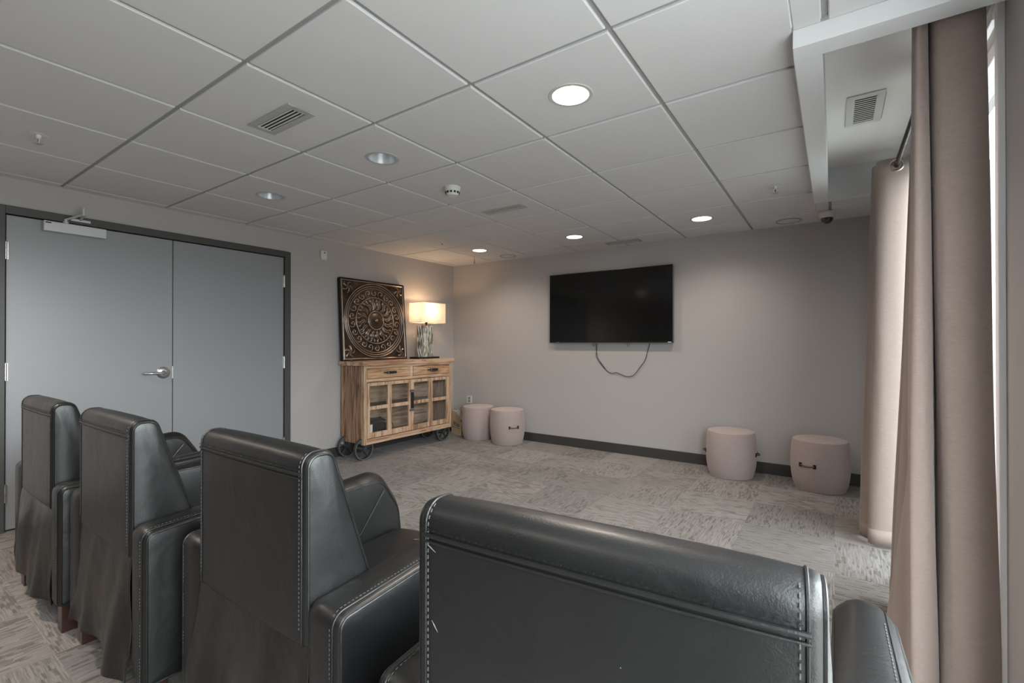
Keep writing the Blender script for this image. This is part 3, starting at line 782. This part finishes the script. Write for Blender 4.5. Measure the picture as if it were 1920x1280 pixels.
# ================================================================== embossed wall plaque on the cabinet
art = thing('embossed_metal_plaque', 'square embossed bronze medallion panel leaning on the wall above the cabinet', 'wall art', (-4.29, 3.505, 1.02))
AW = .89
def relief(a, b):
    """height over the plaque, a,b in -1..1"""
    r = math.hypot(a, b); th = math.atan2(b, a); h = 0
    def ridge(c, w, k): return k*max(0, 1-((r-c)/w)**2)
    ed = max(abs(a), abs(b))
    h += .010*max(0, 1-((ed-.965)/.022)**2)
    h += ridge(.93, .022, .014)+ridge(.875, .014, .009)+ridge(.82, .012, .006)+ridge(.585, .016, .010)+ridge(.235, .028, .018)
    if r < .21: h += .026*math.sqrt(max(0, 1-(r/.21)**2))*.7+.004
    if r < .05: h += .010*(1-(r/.05)**2)
    if .25 < r < .57:
        t = (r-.25)/.32; n_ = 16
        p = th*n_/(2*pi)+.35*sin(t*4.2); f = p-math.floor(p)-.5
        lf = max(0, 1-(abs(f)*2/(.25+.72*sin(pi*min(1, t*.95+.05))))**2)
        h += .017*lf*sin(pi*min(1, t+.08))*(1-.55*math.exp(-(f/.07)**2))
        p2 = th*n_*2/(2*pi); f2 = abs(p2-math.floor(p2)-.5); h += .010*max(0, 1-(f2/.28)**2)*max(0, 1-((t-.85)/.17)**2)
    if .61 < r < .80:
        n_ = 22; p = th*n_/(2*pi); f = p-math.floor(p)-.5; k = int(math.floor(p))
        u = f*2*pi*.705/n_; v = (r-.705)*(1 if k % 2 else -1)
        d = math.hypot(u, v); an = math.atan2(v, u)
        h += .012*max(0, cos(an-d*75))**1.5*max(0, 1-(d/.098)**4)
    if r > .96 and ed < .93:
        cxx = abs(a)-.80; cyy = abs(b)-.80; d = math.hypot(cxx, cyy); an = math.atan2(cyy, cxx)
        h += .016*max(0, cos(an*5-d*30))*max(0, 1-(d/.17)**2)+.010*max(0, 1-(d/.04)**2)
    return h
NG = 230
m = MB()
m.grid(lambda u, v: (.012+relief(2*u-1, 2*v-1), (u-.5)*AW, v*AW), NG, NG)
tilt = R(-4.0)
pn = m.build('embossed_sheet', 'embossed_bronze', art, ang=80)
m = MB(); t_ = .018
m.box((-.022, -AW/2-.006, -.000), (.016, -AW/2, AW)); m.box((-.022, AW/2, 0), (.016, AW/2+.006, AW)); m.box((-.022, -AW/2, AW), (.016, AW/2, AW+.006)); m.box((-.022, -AW/2, -.0), (.0115, AW/2, .010))
m.box((-.022, -AW/2, .010), (-.018, AW/2, AW))
fr = m.build('frame', 'bronze_dark', art, smooth=False)
art.rotation_euler = (0, tilt, 0); art.location = (-4.285, 3.515, 1.0225)
m = MB(); m.box((-4.35, 3.085, 1.0205), (-4.18, 3.055+.07, 1.034))
tag(m.build('flat_black_case', 'black_plastic', bevel=.004), 'flat black case under the corner of the embossed plaque', 'case')

# ================================================================== table lamp
lamp = thing('table_lamp', 'lit table lamp with white rectangular shade and silver bark column', 'lamp', (-4.205, 4.20, 1.02))
m = MB(); m.box((-4.285, 4.02, 1.021), (-4.13, 4.385, 1.043)); at(m, 'base', 'black_plastic', lamp, bevel=.003)
def barkf(y, x, z): return .0065*sin((y+x)*330+2.5*sin(z*23))*(.6+.4*sin(z*41+y*60))+.004*sin((y+x)*170+3*sin(z*13+y*20))
m = MB(); x0, x1, y0, y1, z0, z1 = -4.25, -4.155, 4.11, 4.298, 1.043, 1.43
m.grid(lambda u, v: (x1+barkf(y0+(y1-y0)*u, 0, z0+(z1-z0)*v)*min(1, 8*min(u, 1-u)), y0+(y1-y0)*u, z0+(z1-z0)*v), 60, 60)
m.grid(lambda u, v: (x0, y0+(y1-y0)*u, z0+(z1-z0)*v), 60, 60, True)
m.grid(lambda u, v: (x0+(x1-x0)*u, y0-barkf(0, x0+(x1-x0)*u, z0+(z1-z0)*v)*min(1, 8*min(u, 1-u)), z0+(z1-z0)*v), 30, 60)
m.grid(lambda u, v: (x0+(x1-x0)*u, y1, z0+(z1-z0)*v), 30, 60, True)
m.add([(x0, y0, z1), (x1, y0, z1), (x1, y1, z1), (x0, y1, z1)], [(0, 1, 2, 3)])
at(m, 'column', 'silver_bark', lamp, ang=60)
m = MB(); m.lathe([(.012, 1.43), (.012, 1.452), (.016, 1.455), (.016, 1.49), (.008, 1.495), (.008, 1.50)], (-4.205, 4.225, 0), 16); nk = at(m, 'neck', 'rod_metal', lamp)
m = MB(); m.lathe([(.012, 1.50), (.028, 1.53), (.032, 1.56), (.022, 1.59), (0, 1.60)], (-4.205, 4.225, 0), 18); at(m, 'bulb', 'bulb', lamp)
m = MB(); sx0, sx1, sy0, sy1, sz0, sz1 = -4.32, -4.10, 4.045, 4.462, 1.466, 1.714
def pleat(q): return .0010*sin(q*2*pi/.0075)
ny = 160
m.grid(lambda u, v: (sx1+pleat((sy1-sy0)*u), sy0+(sy1-sy0)*u, sz0+(sz1-sz0)*v), ny, 2)
m.grid(lambda u, v: (sx0, sy0+(sy1-sy0)*u, sz0+(sz1-sz0)*v), 20, 2)
m.grid(lambda u, v: (sx0+(sx1-sx0)*u, sy0+pleat((sx1-sx0)*u), sz0+(sz1-sz0)*v), 90, 2)
m.grid(lambda u, v: (sx0+(sx1-sx0)*u, sy1, sz0+(sz1-sz0)*v), 20, 2)
sh = at(m, 'lamp_shade', 'shade_cloth', lamp, smooth=False)
m = MB()
for z in (sz0, sz1-.006):
    m.box((sx0-.001, sy0-.002, z), (sx1+.002, sy0+.002, z+.006)); m.box((sx0-.001, sy1-.002, z), (sx1+.002, sy1+.002, z+.006))
    m.box((sx1-.001, sy0+.002, z), (sx1+.002, sy1-.002, z+.006)); m.box((sx0-.001, sy0+.002, z), (sx0+.001, sy1-.002, z+.006))
m.box((-4.207, sy0, sz1-.03), (-4.203, sy1, sz1-.027))
at(m, 'shade_binding', 'paper', sh, smooth=False)
l = bpy.data.lights.new('lamp_bulb_light', 'POINT'); l.energy = 2.6; l.color = (1, .66, .36); l.shadow_soft_size = .035
o = bpy.data.objects.new('lamp_bulb_light', l); COL.objects.link(o); o.parent = lamp; o.location = (0, .025, .60)

# ================================================================== paper bag
bag = thing('paper_bag', 'brown kraft paper bag with black lettering in the corner behind the cabinet', 'bag', (-4.145, 4.775, 0), R(-24))
m = MB(); w, d_, h = .27, .10, .29
def bagc(u, z):   # outline round the bag
    return
P = [(-w/2, -d_/2), (w/2, -d_/2), (w/2, 0), (w/2, d_/2), (-w/2, d_/2), (-w/2, 0)]
vs = []
for z, k in ((0, 1), (.02, 1), (.15, 1.0), (h, 1)):
    for i, (x, y) in enumerate(P):
        fold = .018*z/h if i == 2 else (-.018*z/h if i == 5 else 0)
        vs.append((x-fold+(.008*sin(z*20) if i in (0, 1) else 0), y*(1-.25*z/h), z+(.012*sin(x*30) if z == h else 0)))
fs = [(5, 4, 3, 2, 1, 0)]
for j in range(3):
    for i in range(6): fs.append((j*6+i, j*6+(i+1) % 6, (j+1)*6+(i+1) % 6, (j+1)*6+i))
m.add(vs, fs); bb = m.build('bag_body', 'kraft', bag, smooth=False, solid=.0012)
text_mesh('printed_word', 'R\u0113no', .085, 'ink', bag, (.035, -d_/2-.0035, .135), (pi/2, 0, 0))
m = MB(); m.box((-w/2+.02, -d_/2-.003, .088), (w/2-.004, -d_/2-.001, .092)); m.build('printed_line', 'ink', bag)
m = MB(); m.rbox((.088, -.046, .292), (.075, .002, .070), (1, .05, -.55), (.55, 0, 1)); m.box((-.12, -.030, .20), (.06, -.028, .304)); m.box((-.05, -.034, .22), (.09, -.030, .296))
tag(m.build('folded_papers', 'paper'), 'white folded papers sticking out of the brown paper bag', 'paper'); 
fp = bpy.data.objects['folded_papers']; fp.location = (-4.145, 4.775, 0.004); fp.rotation_euler = (0, 0, R(-24))

# ================================================================== poufs
def pouf(x, y, seams, label):
    t = thing('round_pouf', label, 'pouf', (x, y, 0), 0, 'round fabric poufs along the back wall')
    prof = [(0, .0), (.165, .0), (.182, .010), (.196, .05), (.208, .12), (.213, .21), (.210, .30), (.204, .365), (.199, .396), (.186, .411), (.12, .418), (.05, .420), (0, .420)]
    pr = catmull(prof, 3); m = MB(); m.lathe([(max(0, r), max(0, z)) for r, z in pr], n=56); m.build('body', 'pouf_cloth', t, ang=60)
    m = MB(); m.tube([(.196*cos(a), .196*sin(a), .402) for a in [2*pi*k/56 for k in range(56)]], .0030, 6, closed=True); m.build('top_piping', 'pouf_cloth', t)
    for a0, ln in seams:
        # leather strap handle with end tabs, centred on azimuth a0
        m = MB(); pts = []
        for k in range(9):
            u = k/8-.5; a = a0+u*ln/.213; rr = .216+.020*cos(u*pi); pts.append((rr*cos(a), rr*sin(a), .215-.004*cos(u*pi)))
        m.tube(pts, .0065, 8); hnd = m.build('handle', 'leather_strap', t)
        for s in (-1, 1):
            a = a0+s*(ln/2+.004)/.213; m = MB(); m.rbox((.214*cos(a), .214*sin(a), .215), (.010, .022, .034), (cos(a), sin(a), 0), (0, 0, 1)); m.build('handle_tab', 'bronze_dark', hnd, bevel=.002)
    m = MB()
    for a0, ln in seams[:1]:
        for s in (pi/2, -pi/2):
            a = a0+s; m.tube([(r*cos(a), r*sin(a), z) for r, z in [(p[0]+.0002, p[1]) for p in pr if .01 < p[1] < .40]], .0016, 5)
    m.build('side_seam', 'pouf_cloth', t)
    return t
def toward(x, y, off=0): return math.atan2(-y, -x)+off
a = toward(-3.757, 4.70); pouf(-3.757, 4.705, [(a+1.25, .10), (a+1.25+pi, .10)], 'pinkish taupe pouf beside the paper bag, partly behind another pouf')
a = toward(-3.29, 4.70); pouf(-3.290, 4.685, [(a+.38, .10), (a+.38+pi, .10)], 'pinkish taupe pouf near the corner, showing its handle, right of its twin')
a = toward(-.78, 4.70); pouf(-.785, 4.70, [(a+1.5, .10), (a+1.5+pi, .10)], 'taupe pouf between television and curtains, its dark handles at the left and right edges')
a = toward(-.095, 4.70); pouf(-.100, 4.695, [(a-.42, .10), (a-.42+pi, .10)], 'taupe pouf nearest the curtains with brown leather handle')

# ================================================================== curtains and rod
def curtain(name, label, top, bot, ztop, zbot, grommets, curve=1.0):
    A = catmull(top, 8); B = catmull(bot, 8); n = len(A)-1; nv = 40
    def fn(u, v):
        i = round(u*n); t = v**curve; a, b = A[i], B[i]
        wob = .004*sin(v*9+i*.31)*v
        return (a[0]+(b[0]-a[0])*t+wob, a[1]+(b[1]-a[1])*t, ztop+(zbot-ztop)*v)
    t = thing(name, label, 'curtain', (A[n//2][0], A[n//2][1], 0))
    m = MB(); m.grid(fn, n, nv); at(m, 'curtain_panel', 'curtain_cloth', t, ang=80, solid=.004)
    m = MB(); hem = [fn(k/n, 1) for k in range(n+1)]
    m.grid(lambda u, v: (lambda p: (p[0], p[1], p[2]+.0+v*.09))(fn(u, 1-0*v)), n, 2)
    at(m, 'hem', 'curtain_cloth', t, ang=80, solid=.0065)
    for gx, gy, ax in grommets:
        m = MB(); ring = []
        for k in range(28):
            a = 2*pi*k/28; ring.append((gx+.031*cos(a)*ax[0], gy+.031*cos(a)*ax[1], RZ+.031*sin(a)))
        m.tube(ring, .0065, 8, closed=True); at(m, 'grommet', 'grommet_metal', t)
    return t
RX, RZ = .300, H+1.03
near_top = [(.387,2.013),(.345,1.998),(.300,2.000),(.268,2.020),(.262,2.085),(.252,2.030),(.236,2.000),(.222,2.005),(.224,2.06),(.29,2.12),(.37,2.16),(.38,2.22),(.32,2.27),(.275,2.31),(.275,2.37),(.32,2.42),(.38,2.46),(.37,2.52),(.32,2.56),(.300,2.61),(.31,2.68),(.36,2.72)]
near_bot = [(.411,1.993),(.371,1.976),(.325,1.980),(.290,2.010),(.286,2.085),(.268,2.020),(.235,1.980),(.200,1.985),(.194,2.05),(.17,2.10),(.142,2.14),(.15,2.22),(.27,2.27),(.20,2.33),(.20,2.40),(.31,2.44),(.38,2.48),(.37,2.54),(.28,2.58),(.215,2.63),(.25,2.70),(.36,2.74)]
near_top, near_bot = [[(x, y if y < 2.2 else 2.2+(y-2.2)*1.38) for x, y in q] for q in (near_top, near_bot)]
curtain('curtain', 'tall taupe curtain in the foreground nearest the camera', near_top, near_bot, H+1.075, .018,
        [(RX, 2.127, (1, .4)), (RX, 2.32, (1, -.5)), (RX, 2.475, (1, .5))])
far_top = [(.365,3.60),(.352,3.54),(.31,3.505),(.255,3.495),(.215,3.52),(.212,3.57),(.205,3.60),(.198,3.64),(.24,3.70),(.35,3.73),(.37,3.78),(.25,3.82),(.23,3.87),(.35,3.90)]
far_bot = [(.380,3.62),(.345,3.56),(.29,3.52),(.21,3.505),(.168,3.53),(.172,3.58),(.150,3.62),(.130,3.66),(.20,3.72),(.34,3.75),(.37,3.80),(.22,3.83),(.20,3.88),(.35,3.91)]
curtain('curtain', 'taupe curtain at the far end of the window, brightly lit by daylight', far_top, far_bot, H+1.075, .018,
        [(RX, 3.495, (1, -.1)), (RX, 3.715, (1, .3)), (RX, 3.80, (1, -.4)), (RX, 3.885, (1, .3))])
rod = thing('curtain_rod', 'dark metal curtain rod running through the curtain grommets', 'curtain rod', (RX, 2.96, RZ))
m = MB(); m.tube([(RX, 2.06, RZ), (RX, 3.935, RZ)], .0125, 16); at(m, 'pole', 'rod_metal', rod)
for y in (2.40, 3.925):
    m = MB(); m.box((RX+.012, y-.006, RZ-.012), (XR-.018, y+.006, RZ+.004)); m.box((XR-.024, y-.015, RZ-.04), (XR-.018, y+.015, RZ+.04)); at(m, 'bracket', 'rod_metal', rod, bevel=.002)

# ================================================================== recliner chairs
def make_chair(label, loc, rz):
    t = thing('recliner_chair', label, 'armchair', loc, rz, 'black leather recliner chairs in a row')
    BW = .2775
    P = round_poly([(.0, .500, .012), (.0, .951, .034), (.074, .951, .036), (.206, .55, .03), (.212, .50, .01)], 6, .03)
    m = MB(); pillow(m, P, -BW, BW, r=.012, face=.004, cap=.010, nx=12); back = m.build('backrest', 'leather', t, ang=60)
    # piping round both side edges, and a ridge seam across the back under the top roll
    def edge(Pq, x, r_, d, mb):
        Q = offset_poly(Pq, d); mb.tube([(x, q[0], q[1]) for q in Q], r_, 6, closed=True)
    m = MB()
    for s in (-1, 1):
        edge(P, s*(BW-.001), .0032, -.007, m)
        edge(P, s*(BW-.017), .0022, .0008, m)
    m.tube([(x, -.0045*(1-(x/BW)**4)-.001, .903) for x in [BW*(k/10-1)*.95 for k in range(21)]], .0036, 8)
    m.tube([(x, -.0045*(1-(x/BW)**4)-.0005, .893) for x in [BW*(k/10-1)*.95 for k in range(21)]], .0024, 8)
    m.build('piping', 'leather', back)
    m = MB()
    for s in (-1, 1):
        seg = sorted([q for q in offset_poly(P, .0012) if q[0] < .03 and .52 < q[1] < .955], key=lambda q: q[1])
        L0 = [(s*(BW-.024), q[0]-.0022, q[1]) for q in seg]; stitches(m, L0, .0105, .0058, .0014)
        seg2 = [(s*(BW+.0006), q[0]+.020, q[1]) for q in seg if q[1] < .93]; stitches(m, seg2, .0105, .0055, .0014)
    m.build('stitching', 'thread', back)
    m = MB(); stitches(m, [(x, -.0045*(1-(x/BW)**4)-.0033, .9125) for x in [BW*(k/10-1)*.95 for k in range(21)]], .0115, .0050, .0020); m.build('seam_stitching', 'leather', back)
    # arms
    A = round_poly([(.0, .122, .02), (.0, .611, .030), (.70, .662, .085), (.795, .52, .12), (.822, .12, .02)], 6, .035)
    for s in (-1, 1):
        x0, x1 = (.281, .400) if s > 0 else (-.400, -.281)
        m = MB(); pillow(m, A, x0, x1, r=.012, face=.006, cap=.012, nx=6)
        xm = (x0+x1)/2
        def domed(p):
            k = max(0, min(1, (p[1]-.35)/.40))*max(0, min(1, (p[2]-.30)/.20)); q = (p[0]-xm)/.062
            return (xm+(p[0]-xm)*(1-.14*k), p[1], p[2]-.030*k*q*q)
        m.v = [domed(p) for p in m.v]; arm = m.build('armrest', 'leather', t, ang=60)
        m = MB(); 
        for xx in (x0+.001, x1-.001): edge(A, xx, .0030, -.007, m)
        xo = x1 if s > 0 else x0
        edge(A, xo-s*.019, .0020, .0026, m)
        for xx, sg in ((x0, -1), (x1, 1)):
            m.tube([(xx+sg*.0105, .70, .625), (xx+sg*.0125, .60, .50), (xx+sg*.0125, .53, .41)], .0018, 6)
        m.v = [domed(p) for p in m.v]; m.build('piping', 'leather', arm)
        m = MB()
        seg = sorted([q for q in offset_poly(A, .002) if q[0] < .02 and .13 < q[1] < .59], key=lambda q: q[1])
        stitches(m, [(xo-s*.026, q[0]-.0030, q[1]) for q in seg], .0105, .0055, .0013)
        seg = [q for q in offset_poly(A, .002) if q[1] > .60 and q[0] < .62]; seg = sorted(seg, key=lambda q: q[0])
        stitches(m, [(xo-s*.026, q[0], q[1]+.0040) for q in seg], .0105, .0055, .0013)
        m.v = [domed(p) for p in m.v]; m.build('stitching', 'thread', arm)
    # seat, front panel, inner frame
    Sx = round_poly([(.12, .27, .01), (.12, .405, .02), (.80, .415, .05), (.825, .27, .03)], 6, .04)
    m = MB(); pillow(m, Sx, -.277, .277, r=.018, face=.012, cap=.0, nx=10); m.build('seat', 'leather', t, ang=60)
    Fp = round_poly([(.765, .10, .01), (.765, .262, .01), (.815, .262, .02), (.815, .10, .02)], 4, .05)
    m = MB(); pillow(m, Fp, -.275, .275, r=.01, face=.004, cap=0, nx=8); m.build('footrest', 'leather', t, ang=60)
    m = MB(); m.box((-.277, .035, .13), (.277, .76, .265)); m.box((-.277, .06, .26), (.277, .115, .50)); m.build('base_frame', 'black_matt', t, smooth=False)
    # leather flap hanging behind the mechanism
    sd = random.random()*6
    def sk(u, v):
        x = (u-.5)*(.556+.05*v)
        f = (.12+.88*v)*(.0090*sin(u*11+sd+1.5*v)+.0055*sin(u*23+1.7*sd+3.5*v)*abs(sin(u*5+sd))+.007*sin(u*6-2*v+2*sd))
        bulge = -.022*math.sin(min(1, v*1.2)*pi*.5)
        ed = max(0, abs(u-.5)*2-.9)*10
        return (x, .006+bulge*1.0+1.5*f-.012*v*ed*sin(v*7+sd), .522-v*.405+.012*sin(u*3.1+sd)*v)
    m = MB(); m.grid(sk, 72, 30); m.build('rear_flap', 'leather_skirt', t, ang=80, solid=.003)
    for lx in (-.335, .335):
        for ly in (.045, .745):
            m = MB(); m.box((lx-.030, ly-.030, 0), (lx+.030, ly+.030, .128)); m.build('leg', 'leg_wood', t, smooth=False, bevel=.003)
    m = MB(); m.lathe([(0, -.012), (.014, -.012), (.018, -.006), (.018, .004), (.012, .012), (0, .013)], (.268, .235, .560), 18, axis='x'); m.build('recline_button', 'leather', t)
    return t
make_chair('black leather recliner at the far left end of the row, by the door hinges', (-3.02, .535, 0), 0)
make_chair('second black leather recliner from the left, in front of the door gap', (-2.18, .56, 0), 0)
make_chair('black leather recliner in the middle foreground with rear flap and right arm in view', (-1.285, .625, 0), 0)
make_chair('nearest black leather recliner, slightly turned, at the bottom right by the curtain', (-.283, .565, 0), R(0.6))
bpy.data.objects['backrest.003'].rotation_euler = (0, 0, R(3.8))

# small pale scuffs on the worn leather
def scuff(parent, pts, r):
    m = MB(); m.tube(pts, r, 6); return m.build('scuff_mark', 'scuff', parent)
plain('scuff', (.13, .135, .14), .7)
b4 = bpy.data.objects['backrest.003']
for x, z, a, L in ((-.248, .884, -.5, .011), (-.240, .762, -.9, .010), (.06, .800, -.2, .003)):
    scuff(b4, [(x-L*cos(a), -.0028, z-L*sin(a)), (x, -.0036, z+.001), (x+L*cos(a), -.0030, z+L*sin(a))], [.0003, .0010, .0003])
ch3 = bpy.data.objects['recliner_chair.002']
seat3 = [c for c in ch3.children if c.name.startswith('seat')][0]
scuff(seat3, [(-.10+.012*k, .700+.010*sin(k*1.2), .4255) for k in range(6)], .0018)
